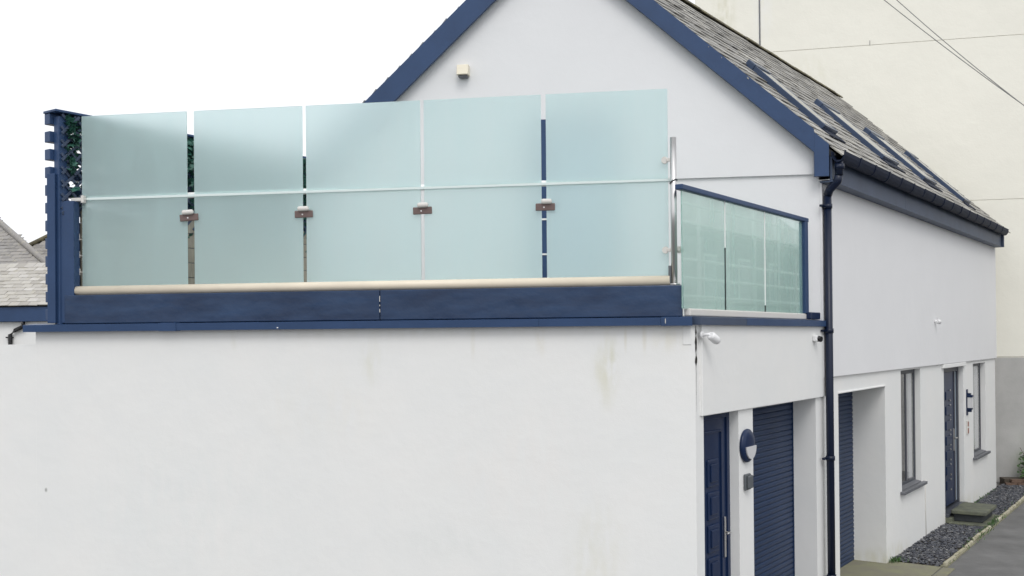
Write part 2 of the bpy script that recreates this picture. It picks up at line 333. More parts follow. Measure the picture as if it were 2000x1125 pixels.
# coping, in lengths with lapped joints
xs = [-6.144, -4.79, -4.62, -1.31, -0.28, -0.02]
for i, (a, b) in enumerate(zip(xs, xs[1:])):
    pr = 0.004 if i in (1, 4) else 0.0
    t = MB(); t.prism([(a+.001, -0.080-pr, 3.094-pr), (a+.001, -0.083-pr, 3.158+pr), (a+.001, 0.10, 3.172+pr), (a+.001, 0.10, 3.094-pr)], (b-a-.002, 0, 0)); t.build('coping', M['navy'], gb)
for i, (a, b) in enumerate([(-0.03, 0.98), (0.985, 3.36)]):
    t = MB(); t.prism([(a, -0.066, 3.096), (a, -0.068, 3.160), (a, 0.06, 3.172), (a, 0.06, 3.096)], (b-a, 0, 0), MS); t.build('coping', M['fascia'] if i == 0 else M['navy'], gb)
for a, b in ((-5.76, -2.733), (-2.727, -0.098)):
    t = MB(); t.box(a, b, -0.02, 0.12, 3.168, 3.432, ID, 0.006); t.build('upstand', M['navy_board'], gb)
t = MB(); t.box(-0.02, 2.95, 0.03, 0.09, 3.172, 3.235, MS, 0.01); t.build('upstand', M['clampcap'], gb, label='pale strip under the side glass')
for zc, hz in ((3.235, .03), (3.29, .012), (3.33, .05)):
    t = MB(); t.box(-2.7325, -2.7275, -.0225, -.0195, zc, zc+hz); t.build('paint_chip', M['clampcap'], gb)
t = MB(); t.box(-3.66, -3.648, -.0855, -.08, 3.104, 3.114); t.build('paint_chip', M['whiteplastic'], gb)
t = MB(); t.box(-.245, -.240, -.0895, -.084, 3.11, 3.15); t.build('paint_chip', M['clampcap'], gb)
# corner crack
t = MB(); z = 3.09; pts = []
random.seed(3)
while z > 2.35:
    wd = random.choice([0.004, 0.006, 0.012, 0.016]) if z > 2.75 else 0.004*(z-2.2)
    if 2.93 < z < 2.96 or 2.78 < z < 2.81: wd = 0.022
    pts.append((0.018+random.uniform(-.003, .003), wd, z)); z -= 0.028
for (c0, w0, z0), (c1, w1, z1) in zip(pts, pts[1:]):
    t.poly([(c0-w0, -0.0015, z0), (c0+w0, -0.0015, z0), (c1+w1, -0.0015, z1), (c1-w1, -0.0015, z1)], MS)
t.build('corner_crack', M['crack'], gb)
t = MB(); t.box(-0.10, -0.028, -0.006, 0.0, 2.93, 3.092, ID, 0.003); t.build('patch_strip', M['sill'] if False else M['boundary'], gb)
# side door
D = 0.10
door = MB(); door.box(0.10, 0.862, D+.004, D+.05, 0.0, 2.26, MS, 0.003); door = door.build('door', M['navy_dark'], gb)
f = MB(); f.box(0.864, 0.93, D-.012, D+.06, 0, 2.335, MS, 0.004); f.box(0.08, 0.8635, D-.012, D+.06, 2.262, 2.335, MS, 0.004); f.build('door_frame', M['navy_dark'], gb)
f = MB()
for a0, a1, b0, b1 in ((0.20, 0.755, 2.14, 2.156), (0.74, 0.756, 0.15, 2.14)): f.box(a0, a1, D-.010, D+.006, b0, b1, MS, 0.003)
f.build('moulding', M['navy_dark'], door)
pm = MB(); pm.box(-.12, .12, -.014, 0.004, -.122, .122, ID, .010); pm.box(-.075, .075, -.026, -.012, -.08, .08, ID, .008); pm = pm.mesh('raised_panel'); pm.materials.append(M['navy_dark'])
for zc in (1.785, 1.495, 1.205, 0.915, 0.625): piece(pm, 'raised_panel', door, MS @ Matrix.Translation((0.565, D+.004, zc)))
h = MB(); h.box(0.795, 0.825, D-.014, D+.006, 0.99, 1.36, MS, .006); h.tube([(0.81, D-.01, 1.22), (0.81, D-.055, 1.22), (0.73, D-.06, 1.22)], 0.010, 8, MS); h.build('handle', M['steel'], door)
# roller shutters
def slat_mesh(L):
    b = MB(); n = 5; prof = [(0.022, 0.0), (0.008, 0.0015)]
    for k in range(n+1):
        a = k/n; prof.append((0.003-0.006*math.sin(math.pi*a)**0.7, 0.003+0.050*a))
    prof += [(0.008, 0.0545), (0.022, 0.056)]
    b.prism([(0, y, z) for y, z in prof], (L, 0, 0)); me = b.mesh('slat'); me.materials.append(M['navy_shutter']); return me
def shutter(parent, a, b, depth, top):
    g = MB(); g.box(a, a+.05, depth-.012, depth+.05, 0, top, MS); g.box(b-.05, b, depth-.012, depth+.05, 0, top, MS); g.box(a+.051, b-.051, depth+.024, depth+.03, 0.02, top, MS)
    gd = g.build('garage_door', M['navy_shutter'], parent); me = slat_mesh(b-a-.104); z = 0.0
    while z < top-.06:
        piece(me, 'slat', gd, MS @ Matrix.Translation((a+.052, depth+random.uniform(-.0015, .0015), z))); z += 0.0563
shutter(gb, 1.20, 3.12, 0.262, 2.40)

# ================================================================== house
ho = thing('house', (1.4, 2.95, 0), 'white rendered house with slate roof and navy bargeboards', 'building')
w = MB()
wall_grid(w, 3.41, 13.75, 0, 4.72, [(3.877, 5.853, 0, 2.325, 0.5), (6.665, 7.766, 0.86, 2.505, 0.3), (9.304, 10.784, 0.14, 2.46, 0.3), (11.612, 12.755, 0.83, 2.475, 0.3)], MS)
wall_grid(w, 3.27, 3.41, 3.14, 4.72, [], MS)
far = SD*13.75
w.poly([(far.x, far.y, 0), (far.x-5.9, far.y, 0), (far.x-5.9, far.y, 4.9), (far.x-2.95, far.y, 7.6), (far.x, far.y, 4.9)])
w.poly([(-4.44, 2.95, 0), (-4.44+far.x-1.41, far.y, 0), (-4.44+far.x-1.41, far.y, 4.9), (-4.44, 2.95, 4.9)])
w.build('wall', M['render'], ho)
w = MB(); w.poly([(-4.44, 2.95, 0), (1.409, 2.95, 0), (1.409, 2.95, 5.0), (-1.53, 2.95, 7.6), (-4.44, 2.95, 4.93)]); w.build('gable_wall', M['gable'], ho)
w = MB(); w.prism([(-4.44, 2.922, 4.776), (1.425, 2.922, 4.776), (1.425, 2.922, 5.02), (-1.53, 2.922, 7.62), (-4.44, 2.922, 4.95)], (0, 0.06, 0)); w.build('gable_band', M['gable'], ho)
w = MB(); w.box(3.275, 13.76, -0.032, 0.02, 2.530, 4.71, MS, 0.006)
w.build('wall_band', M['gable'], ho)
w = MB(); w.box(3.86, 5.86, -0.014, 0.02, 2.327, 2.345, MS, 0.004); w.build('drip_bead', M['render'], ho)
w = MB(); w.box(9.15, 10.86, -0.04, 0.02, 2.462, 2.525, MS, 0.008); w.build('lintel', M['render'], ho)
shutter(ho, 3.80, 5.92, 0.42, 2.40)
# windows
def window(a, b, z0, z1, d, mull):
    f = MB(); T_ = 0.06
    f.box(a, a+T_, d, d+.06, z0, z1, MS, .006); f.box(b-T_, b, d, d+.06, z0, z1, MS, .006)
    f.box(a+T_+.001, b-T_-.001, d+.002, d+.058, z1-T_, z1, MS, .006); f.box(a+T_+.001, b-T_-.001, d+.002, d+.058, z0, z0+T_, MS, .006)
    if mull: f.box(mull-.035, mull+.035, d+.002, d+.058, z0+T_+.001, z1-T_-.001, MS, .006)
    wn = f.build('window', M['anth'], ho)
    p = MB(); p.box(a+T_-.005, b-T_+.005, d+.010, d+.015, z0+T_-.005, z1-T_+.005, MS); p.build('pane', M['clear'], wn)
    p = MB(); n = 26; x0, x1 = a+(0.70 if mull else 0.12)*(b-a), b-.065
    top = [(x0+(x1-x0)*k/n, d+.050+0.014*math.sin(k*1.9)) for k in range(n+1)]
    for (xa, ya), (xb, yb) in zip(top, top[1:]): p.poly([(xa, ya, z0), (xb, yb, z0), (xb, yb, z1), (xa, ya, z1)], MS)
    p.build('curtain', M['curtain'], wn)
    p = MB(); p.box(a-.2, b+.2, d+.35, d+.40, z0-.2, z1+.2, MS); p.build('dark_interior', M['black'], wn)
    s_ = MB(); s_.prism([(a-.0, d+.06, z0+.004), (a-.0, -0.002, z0-.014), (a-.0, -0.002, z0-.002), (a-.0, d+.06, z0+.03)], (b-a, 0, 0), MS)
    s_.box(a-.10, b+.10, -0.065, -0.001, z0-.055, z0-.012, MS, .006); s_.build('sill', M['sill'], wn)
window(6.668, 7.763, 0.865, 2.502, 0.075, 7.25); window(11.615, 12.752, 0.835, 2.472, 0.085, None)
# front door
D = 0.085
fr = MB(); fr.box(9.30, 9.37, D-.01, D+.06, 0.15, 2.455, MS, .004); fr.box(10.70, 10.78, D-.01, D+.06, .15, 2.455, MS, .004); fr.box(9.371, 10.699, D-.008, D+.058, 2.38, 2.455, MS, .004); fr.box(10.44, 10.50, D-.008, D+.058, .19, 2.379, MS, .004); fr.box(9.30, 10.78, -0.05, D+.07, .10, .15, MS, .004)
fr.build('door_frame', M['anth'], ho)
d_ = MB(); d_.box(9.372, 10.438, D+.006, D+.05, .19, 2.376, MS, .004); fd = d_.build('door', M['navy_dark'], ho)
sl = MB(); sl.box(10.502, 10.698, D+.02, D+.03, .19, 2.378, MS); sl.build('side_light', M['paleglass'], ho)
pm = MB(); pm.box(-.19, .19, -.012, .004, -.072, .072, ID, .008); pm = pm.mesh('raised_panel'); pm.materials.append(M['navy_dark'])
st = MB(); st.box(-.03, .03, -.016, 0, -.012, .012, ID, .004); st = st.mesh('stud'); st.materials.append(M['steel'])
for k in range(7):
    zc = 0.52+k*0.245; piece(pm, 'raised_panel', fd, MS @ Matrix.Translation((10.02, D+.004, zc))); 
    for dz in (-0.085, 0.085): piece(st, 'stud', fd, MS @ Matrix.Translation((10.14, D+.004, zc+dz)))
h = MB(); h.box(10.36, 10.40, D-.014, D+.01, 1.05, 1.42, MS, .006); h.tube([(10.38, D-.01, 1.27), (10.38, D-.06, 1.27), (10.24, D-.06, 1.27)], .012, 8, MS); h.build('handle', M['steel'], fd)
# terrace door in the gable, seen through the frosted glass
fr = MB()
for a0, a1, b0, b1 in ((-1.76, -1.58, 3.16, 5.50), (-0.93, -0.84, 3.16, 5.50), (-1.579, -0.931, 5.40, 5.50), (-1.579, -.931, 3.16, 3.28)): fr.box(a0, a1, 2.88, 2.93, b0, b1, ID, .004)
td = fr.build('terrace_door', M['navy'], ho)
p = MB(); p.box(-1.58, -.93, 2.90, 2.912, 3.27, 5.41); p.build('pane', M['paleglass'], td)
p = MB(); p.box(-1.77, -1.57, 2.872, 2.879, 4.345, 4.365); p.box(-1.77, -1.57, 2.872, 2.879, 3.945, 3.965); p.build('glazing_bar', M['whiteplastic'], td)  # pale glazing bar lines added across the navy stile

# ---- roof
AP = Vector((-1.53, 2.95, 7.775)); TR, TL = 0.977, 1.016
def roof_pt(s, d, h=0, side=1):
    t_ = TR if side > 0 else TL
    nrm = Vector((NN.x*t_*side, NN.y*t_*side, 1)).normalized()
    return AP + SD*s + NN*(d*side) + Vector((0, 0, -t_*d)) + nrm*h
DE = 2.86                                                      # eaves, measured square from the ridge
SK = 0.4775
rd = MB()
for side in (1, -1):
    c = [(-0.12, 0), (10.72, 0), (10.72+side*SK*DE, DE), (-0.12+side*SK*DE, DE)]
    a = [roof_pt(s_, d, -0.012, side) for s_, d in c]; b = [roof_pt(s_, d, -0.07, side) for s_, d in c]
    va = [rd.bm.verts.new(v) for v in a]; vb = [rd.bm.verts.new(v) for v in b]
    rd.bm.faces.new(va); rd.bm.faces.new(vb[::-1])
    for i in range(4): rd.bm.faces.new((va[i], vb[i], vb[(i+1) % 4], va[(i+1) % 4]))
roof = rd.build('roof', M['deck'], ho)
def slate_box(wd, ln, th, jit=0.0):
    b = MB(); b.box(0, wd, 0, ln, 0, th, ID)
    for v in b.bm.verts: v.co += Vector((random.uniform(-jit, jit)*.3, random.uniform(-jit, jit), 0))
    return b
SW, SG, TH = 0.29, 0.128, 0.013        # width, course gauge measured in plan, thickness
def roof_mtx(side):
    t_ = TR if side > 0 else TL
    up = Vector((-NN.x*side, -NN.y*side, t_)).normalized(); x = SD*side*-1 if side > 0 else SD
    x = SD.copy(); nrm = x.cross(up)
    if nrm.z < 0: x = -x; nrm = x.cross(up)
    return Matrix(((x.x, up.x, nrm.x, 0), (x.y, up.y, nrm.y, 0), (x.z, up.z, nrm.z, 0), (0, 0, 0, 1))), x
def slates(side, parent, singles, mtl):
    rm, xv = roof_mtx(side); flip = xv.dot(SD) < 0
    slope = math.sqrt(1+(TR if side > 0 else TL)**2)
    meshes = []
    for k in range(4):
        me = slate_box(SW-.006, SG*slope*1.55, TH, .008).mesh('slate'); me.materials.append(mtl); meshes.append(me)
    half = slate_box(SW*.62, SG*slope*1.55, TH, .006).mesh('slate'); half.materials.append(mtl)
    todo = []
    nrow = int((DE+.06)/SG)
    for r in range(nrow):
        d = DE + .05 - r*SG                                    # butt of the course
        s0 = (-0.125 if side > 0 else -0.05) + side*SK*(d-.05); s1 = 10.66 + side*SK*(d-.05)
        s_ = s0 + random.uniform(-.012, .012); first = (r % 2 == 1)
        while s_ < s1-.1:
            wd = SW*.62 if first else SW
            todo.append((s_, d, first, wd)); s_ += wd; first = False
    todo.sort(key=lambda q: (roof_pt(q[0], q[1], 0, side)-Vector((-.135, -8.73, 3))).length)
    rest = MB()
    for i, (s_, d, hf, wd) in enumerate(todo):
        hgt = 0.022+random.uniform(-.003, .006)
        p = roof_pt(s_ + (wd if flip else 0), d, hgt, side)
        m = Matrix.Translation(p) @ rm @ Matrix.Rotation((-.062 if side > 0 else -.045)+random.uniform(-.018, .012), 4, 'X') @ Matrix.Rotation(random.uniform(-.012, .012), 4, 'Z')
        if i < singles: piece(half if hf else random.choice(meshes), 'slate', parent, m)
        else: rest.box(0, wd-.006, random.uniform(-.006, .006), SG*slope*1.5, 0, TH, m)
    if len(todo) > singles: rest.build('slates', mtl, parent, kind='stuff')
slates(1, roof, 300, M['slate']); slates(-1, roof, 0, M['slate'])
rt = MB(); n = 8; prof = [(math.cos(math.pi*k/n)*.10, math.sin(math.pi*k/n)*.065-.03) for k in range(n+1)]; prof += [(-.085, -.03), (0, .012), (.085, -.03)]
rt.prism([(0, y, z) for y, z in prof], (0.445, 0, 0)); rt = rt.mesh('ridge_tile'); rt.materials.append(M['ridge'])
for k in range(24): piece(rt, 'ridge_tile', roof, Matrix.Translation(AP+SD*(-0.15+k*.452)+Vector((0, 0, .012+random.uniform(-.006, .006)))) @ MS)
# bargeboards and kneelers
def rake(x, side): return AP.z - (0.882 if side > 0 else 0.917)*abs(x-AP.x)
for side, xe, dp in ((1, 1.345, 0.215), (-1, -4.75, 0.28)):
    up_ = .012 if side > 0 else .03
    t = MB(); a = [(AP.x, 2.805, AP.z+up_), (xe, 2.805, rake(xe, side)+up_), (xe, 2.805, rake(xe, side)-.02-dp), (AP.x, 2.805, AP.z-.02-dp)]
    t.prism(a, (0, .05, 0)); t.build('bargeboard', M['navy'], ho)
t = MB(); t.prism([(1.346, 2.808, 4.735), (1.346, 2.808, rake(1.346, 1)-.02), (1.50, 2.808, rake(1.50, 1)-.02), (1.50, 2.808, 4.735)], (0, .06, 0)); t.build('kneeler', M['navy'], ho)
for a, b in ((3.215, 6.34), (6.346, 13.62)):
    t = MB(); t.box(a, b, -0.165, -0.14, 4.69, 4.95, MS, .003); t.box(a, b, -0.175, -0.03, 4.672, 4.6895, MS, .003); t.build('fascia', M['fascia'], ho)
t = MB(); t.box(13.58, 13.64, -0.21, 0.03, 4.668, 5.0, MS, .004); t.build('fascia_end', M['fascia'], ho)
t = MB(); t.box(3.22, 13.6, -0.1395, 0.0, 4.70, 4.705, MS); t.build('soffit', M['whiteplastic'], ho)
# gutter in short lengths
gm = MB(); n = 8; prof = [(-.070*math.cos(math.pi*k/n), -.115*math.sin(math.pi*k/n)) for k in range(n+1)]
prof = prof + [(y*.88, z*.88+.001) for y, z in prof[::-1]]
gm.prism([(0, y, z) for y, z in prof], (0.605, 0, 0)); gm = gm.mesh('gutter'); gm.materials.append(M['gutter'])
gc = MB(); prof = [(-.078*math.cos(math.pi*k/n), -.124*math.sin(math.pi*k/n)) for k in range(n+1)]; prof = prof + [(y*.9, z*.9+.001) for y, z in prof[::-1]]
gc.prism([(0, y, z) for y, z in prof], (0.045, 0, 0)); gc = gc.mesh('gutter_collar'); gc.materials.append(M['gutter'])
k = 0; s_ = 3.20
while s_ < 13.05:
    piece(gm, 'gutter', ho, MS @ Matrix.Translation((s_, -.242, 4.995+random.uniform(-.004, .004)))); piece(gc, 'gutter_collar', ho, MS @ Matrix.Translation((s_-.022, -.242, 4.998))); s_ += .607
# skylights
def skylight(s0, wd, d0, d1):
    rm, xv = roof_mtx(1); slope = math.sqrt(1+TR*TR); ln = (d1-d0)*slope
    o = roof_pt(s0, d1, 0.0, 1); m = Matrix.Translation(o) @ rm
    f = MB(); T_ = .045; hh = .092
    f.box(0, T_, 0, ln, 0, hh, m, .006); f.box(wd-T_, wd, 0, ln, 0, hh, m, .006)
    f.box(T_+.001, wd-T_-.001, 0.0, .07, 0, hh-.004, m, .004); f.box(-.012, wd+.012, ln-.03, ln+.10, 0, hh+.012, m, .012)
    sk = f.build('skylight', M['skyframe'], ho)
    p = MB(); p.box(T_-.004, wd-T_+.004, .07, ln-.02, .078, .09, m); p.build('pane', M['pane'], sk)
    a = MB(); a.box(-.05, wd+.05, -.15, -.004, .028, .046, m, .004); a.build('flashing', M['gutter'], sk)
for s0, wd, d0, d1 in ((2.05, .50, 1.55, 2.42), (4.62, .80, 1.55, 2.42), (6.95, .80, 1.58, 2.43), (9.55, .55, 1.58, 2.50)): skylight(s0, wd, d0, d1)

# ================================================================== drainpipe and conduit
dp = thing('drainpipe', tuple(SD*3.3+NN*.08), 'navy downpipe with swan neck at the house corner beside the garage', 'drainpipe')
A = [(3.235, -.236, 4.90), (3.235, -.232, 4.74), (3.245, -.215, 4.68), (3.285, -.115, 4.60), (3.30, -.085, 4.54), (3.30, -.085, 0.05)]
t = MB(); t.tube(A[:2], .043, 14, MS); t.tube(A[1:5], .046, 14, MS); t.tube(A[4:], .042, 14, MS); t.build('pipe', M['pipe'], dp)
t = MB(); t.tube([(3.235, -.24, 4.86), (3.235, -.24, 4.80)], .052, 14, MS); t.build('outlet', M['pipe'], dp)
for z in (4.42, 3.05, 1.65, .35):
    t = MB(); t.tube([(3.30, -.085, z-.025), (3.30, -.085, z+.025)], .050, 14, MS); t.box(3.18, 3.30, -.06, -.03, z-.012, z+.012, MS, .003); t.build('bracket', M['pipe'], dp)
t = MB(); t.tube([(3.335, -.05, 4.62), (3.335, -.05, 3.2), (3.35, -.05, 3.0), (3.345, -.05, 0.02)], .016, 8, MS)
t.build('conduit', M['whiteplastic'], label='thin white conduit running behind the navy downpipe', cat='conduit')

# ================================================================== terrace glass screen
gs = thing('glass_screen', (-2.9, .1, 3.43), 'tall five pane frosted glass privacy screen along the terrace front', 'glass screen')
for a, b in ((-5.645, -4.592), (-4.522, -3.476), (-3.442, -2.380), (-2.347, -1.300), (-1.257, -.210)):
    t = MB(); t.box(a, b, .09, .102, 3.44, 5.115, ID, .002, 1); t.build('glass_pane', M['frost'], gs)
t = MB(); t.tube([(-5.60, .130, 4.346), (-0.195, .130, 4.346)], .026, 14); hr = t.build('handrail', M['rail'], gs)
t = MB(); t.box(-5.60, -.195, .0845, .0885, 4.324, 4.347, ID, .0015, 1); t.build('rail_highlight_strip', M['strip'], hr)  # pale strip added on the pane fronts to brighten the rail's line
t = MB(); t.tube([(-5.715, .035, 3.474), (-.205, .035, 3.474)], .043, 16); t.build('base_tube', M['creamtube'], gs)
for i, (x, tl) in enumerate(((-4.565, .16), (-3.46, .03), (-2.36, .06), (-1.265, -.02))):
    m = Matrix.Translation((x, .075, 4.135)) @ Matrix.Rotation(-tl*.5, 4, 'Y') @ Matrix.Rotation(tl*1.2, 4, 'Z')
    t = MB(); t.box(-.085, .085, -.010, .004, -.034, .030, m, .006); cl = t.build('clamp', M['bronze'], gs)
    t = MB(); t.box(-.058+.008*i, .05+.004*i, -.048, .002, .022, .066, m, .018, 3); t.build('cap', M['clampcap'], cl)
    t = MB(); t.tube([(-.01, -.016, -.006), (-.01, -.006, -.006)], .007, 8, m); t.build('bolt', M['steel'], cl)
t = MB(); t.box(-5.73, -5.598, .045, .085, 4.312, 4.345, ID, .006); t.box(-5.628, -5.600, .04, .086, 4.295, 4.365, ID, .004); t.build('wall_bracket', M['clampcap'], gs)
t = MB(); t.tube([(-.165, .03, 3.436), (-.165, .03, 4.685)], .026, 16); t.tube([(-.165, .03, 3.434), (-.165, .03, 3.446)], .05, 16)
ep = t.build('end_post', M['steel'], gs)
for z, xs in ((4.50, (-.225,)), (3.735, (-.225, -.11))):
    for x in xs:
        t = MB(); t.tube([(x-.012, .075, z), (x-.012, .055, z)], .030, 14); t.box(min(x, -.165), max(x, -.165), .045, .06, z-.015, z+.015, ID, .004); t.build('post_clamp', M['clampcap'], ep)
t = MB(); t.tube([(-.165+.03*math.cos(a_), .03+.03*math.sin(a_), 4.31+.018*math.cos(a_+.6)) for a_ in [k*.524 for k in range(13)]], .005, 6); t.build('tie', M['greyplastic'], ep)
t = MB(); t.box(-.215, -.19, .02, .06, 3.436, 3.60, ID, .004); t.build('spigot', M['greyplastic'], ep)
# side screen
ss = thing('side_glass_screen', tuple(SD*1.4+Vector((0, 0, 3.17))), 'green tinted glass balustrade with navy rail on the lane side', 'balustrade')
for a, b in ((-.11, .772), (.788, 1.755), (1.768, 2.88)):
    t = MB(); t.box(a, b, .055, .067, 3.232, 4.225, MS, .002, 1); t.build('glass_pane', M['tinted'], ss)
t = MB(); t.box(-.16, 3.0, .025, .095, 4.222, 4.268, MS, .008); t.build('top_rail', M['navy'], ss)
t = MB(); t.box(2.86, 2.96, .02, .10, 3.236, 4.221, MS, .006); t.build('end_post', M['navy'], ss)
t = MB(); t.box(2.90, 3.22, -.02, .06, 3.174, 3.25, MS, .01); t.build('foot_plate', M['navy_dark'], ss)
for s_ in (.78, 1.7615):
    zm = 3.80 if s_ < 1 else 3.3
    t = MB(); t.box(s_-.007, s_+.007, .050, .066, zm, 4.22, MS); t.build('seal', M['rail'], ss)
    t = MB(); t.box(s_-.007, s_+.007, .050, .066, 3.236, zm-.002, MS); t.build('seal', M['black'], ss)

# ================================================================== slatted fence and ivy
P0 = Vector((-5.955, .03, 0)); MF = Matrix.Translation(P0) @ MS
fe = thing('slatted_fence', tuple(P0+Vector((0, 0, 3.17))), 'navy slatted fence with trellis along the left end of the terrace', 'fence')
sm = MB(); sm.box(-.03, 3.25, -.085, 0, 0, .100, ID, .004); sm = sm.mesh('slat'); sm.materials.append(M['navy'])
for k in range(12): piece(sm, 'slat', fe, MF @ Matrix.Translation((0, 0, 5.03-k*.166)))
for s_ in (.06, 1.5, 3.12):
    t = MB(); t.box(s_-.05, s_+.05, -.165, -.087, 3.16, 5.10, MF, .005); t.build('post', M['navy'], fe)
t = MB(); t.box(-5.917, -5.836, -.045, .0, 3.175, 4.565, ID, .004); t.build('front_board', M['navy'], fe)
t = MB(); t.box(-5.806, -5.668, -.012, .085, 3.175, 4.31, ID, .004); t.build('front_board', M['navy'], fe)
t = MB(); t.box(-5.664, -5.640, .12, .16, 3.2, 4.36, ID, .004); t.build('inner_post', M['timber'], fe)
t = MB(); t.box(-.04, 3.22, -.20, .005, 5.132, 5.155, MF, .004); t.build('top_cap', M['navy'], fe)
lm = MB(); lm.box(0, 1, -.005, .005, -.012, .012, ID); lm = lm.mesh('lath'); lm.materials.append(M['fascia'])
z0, z1, c0, c1 = 4.16, 5.12, .03, 3.18
for sg in (1, -1):
    k = -8
    while k < 36:
        c = k*.125; k += 1
        xa = c; za = z0; L_ = z1-z0; xb = c+sg*L_
        pa = [(x, z0+(x-c)*sg) for x in (max(min(xa, xb), c0), min(max(xa, xb), c1))]
        (x1_, q1), (x2_, q2) = pa
        if x2_-x1_ < .08: continue
        ln = math.hypot(x2_-x1_, q2-q1); ang = math.atan2(q2-q1, x2_-x1_)
        piece(lm, 'lath', fe, MF @ Matrix.Translation((x1_, -.176-(.0105 if sg > 0 else 0), q1)) @ Matrix.Rotation(-ang, 4, 'Y') @ Matrix.Diagonal((ln, 1, 1, 1)))
bm_ = MB(); bm_.box(.22, 3.2, -.186, -.167, 0, .148, ID, .003); bm_ = bm_.mesh('inner_board'); bm_.materials.append(M['timber'])
for k in range(7): piece(bm_, 'inner_board', fe, MF @ Matrix.Translation((0, random.uniform(-.003, .003), 3.2+k*.154)))
iv = thing('ivy', tuple(P0+SD*1.5+NN*.3+Vector((0, 0, 3.16))), 'dark ivy growing over the trellis behind the left glass pane', 'climbing plant')
st = MB()
for k in range(9):
    a = .35+k*.31; path = [(a, -.21, 3.15)]
    for j in range(7): path.append((a+random.uniform(-.12, .12), -.21-random.uniform(0, .04), 3.4+j*.24))
    st.tube(path, [.012-.001*i for i in range(8)], 5, MF)
st.build('stem', M['bark'], iv)
lv = MB()
def leaf(b, p, sz, m):
    q = Matrix.Translation(p) @ Matrix.Rotation(random.uniform(0, 6.28), 4, 'Z') @ Matrix.Rotation(random.uniform(-1.2, 1.2), 4, 'X') @ Matrix.Rotation(random.uniform(-.8, .8), 4, 'Y')
    pts = [(0, -.5*sz, 0), (.35*sz, -.25*sz, .08*sz), (.5*sz, .1*sz, .0), (.12*sz, .15*sz, .05*sz), (0, .6*sz, -.06*sz), (-.12*sz, .15*sz, .05*sz), (-.5*sz, .1*sz, 0), (-.35*sz, -.25*sz, .08*sz)]
    b.poly(pts, m @ q)
for i in range(4200):
    a = random.uniform(.08, 3.15); z = 5.10 - abs(random.gauss(0, .42))
    if z < 3.9: continue
    loc = Vector((a, random.choice((-1, 1))*abs(random.gauss(0, .035))-.20, z)); wp = MF @ loc
    if wp.y < .18 and wp.x > -5.70: continue
    leaf(lv, loc, random.uniform(.05, .09), MF)
lv.build('leaves', M['leaf'], iv, kind='stuff')

# ================================================================== wall fittings
v = thing('extractor_vent', (-2.56, 2.92, 6.03), 'small cream extractor vent cowl high on the gable', 'vent')
t = MB(); t.box(-2.635, -2.50, 2.80, 2.922, 6.045, 6.165, ID, .006)
for q in t.bm.verts:
    if q.co.y < 2.86 and q.co.z > 6.1: q.co.y += .025
t.build('cowl', M['creamvent'], v)
t = MB(); t.box(-2.62, -2.515, 2.83, 2.92, 6.022, 6.044, ID, .004); t.build('outlet', M['sill'], v)

c1 = thing('security_camera', tuple(SD*.08+Vector((0, 0, 2.98))), 'white bullet security camera by the cracked corner under the coping', 'security camera')
t = MB(); t.tube([(.065, -.028, 3.012), (.065, -.045, 3.012)], .032, 14, MS); t.tube([(.065, -.04, 3.012), (.075, -.09, 3.015), (.10, -.11, 2.995)], .014, 10, MS); t.build('bracket', M['whiteplastic'], c1)
t = MB(); t.tube([(.075, -.105, 3.012), (.09, -.108, 3.002), (.155, -.125, 2.965), (.168, -.128, 2.958)], [.028, .038, .038, .033], 16, MS); t.build('body', M['whiteplastic'], c1)
t = MB(); t.tube([(.166, -.1275, 2.959), (.174, -.130, 2.955)], [.026, .024], 14, MS); t.build('lens', M['black'], c1)
c2 = thing('security_camera', tuple(SD*3.0+Vector((0, 0, 2.93))), 'small white camera with black front beside the downpipe under the coping', 'security camera')
t = MB(); t.box(2.91, 3.02, -.075, -.028, 2.935, 3.0, MS, .012); t.build('body', M['whiteplastic'], c2)
t = MB(); t.tube([(2.985, -.06, 2.965), (2.972, -.105, 2.958)], [.033, .031], 16, MS); t.tube([(2.95, -.05, 2.97), (2.962, -.09, 2.962)], .022, 12, MS); t.build('lens', M['black'], c2)
c3 = thing('security_camera', tuple(SD*8.6+Vector((0, 0, 3.15))), 'tiny white camera alone on the upper house wall above the windows', 'security camera')
t = MB(); t.tube([(8.58, -.03, 3.20), (8.58, -.07, 3.20)], .022, 12, MS); t.build('bracket', M['whiteplastic'], c3)
t = MB(); t.tube([(8.575, -.065, 3.208), (8.615, -.105, 3.185)], [.036, .033], 14, MS); t.build('body', M['whiteplastic'], c3)
t = MB(); t.tube([(8.614, -.104, 3.186), (8.619, -.109, 3.183)], .024, 12, MS); t.build('lens', M['greyplastic'], c3)

wl = thing('wall_light', tuple(SD*1.09+Vector((0, 0, 1.82))), 'round navy bulkhead light on the pillar beside the garage shutter', 'wall light')
cz = 1.985; cs = 1.085
t = MB()
n = 28
def disc(b, r, y): return [b.bm.verts.new(MS @ Vector((cs+r*math.cos(2*math.pi*k/n), y, cz+r*math.sin(2*math.pi*k/n)))) for k in range(n)]
rings = [disc(t, r, y) for r, y in ((.150, 0), (.156, -.012), (.154, -.026), (.138, -.040), (.09, -.047), (.03, -.049))]
for a, b in zip(rings, rings[1:]):
    for k in range(n): t.bm.faces.new((a[k], a[(k+1) % n], b[(k+1) % n], b[k])).smooth = True
t.bm.faces.new(rings[-1]); t.bm.faces.new(rings[0][::-1]); t.build('body', M['navy_dark'], wl)
t = MB(); arc = [(math.pi+math.pi*k/14) for k in range(15)]
pts = [(cs+.012+.118*math.cos(a), -.0, cz-.005+.118*math.sin(a)) for a in arc]
t.prism([(x, -.030, z) for x, y, z in pts], (0, -.026, 0), MS); t.build('lens', M['lampwhite'], wl)
kb = thing('key_box', tuple(SD*1.09+Vector((0, 0, 1.57))), 'grey key box on the pillar below the round light', 'key box')
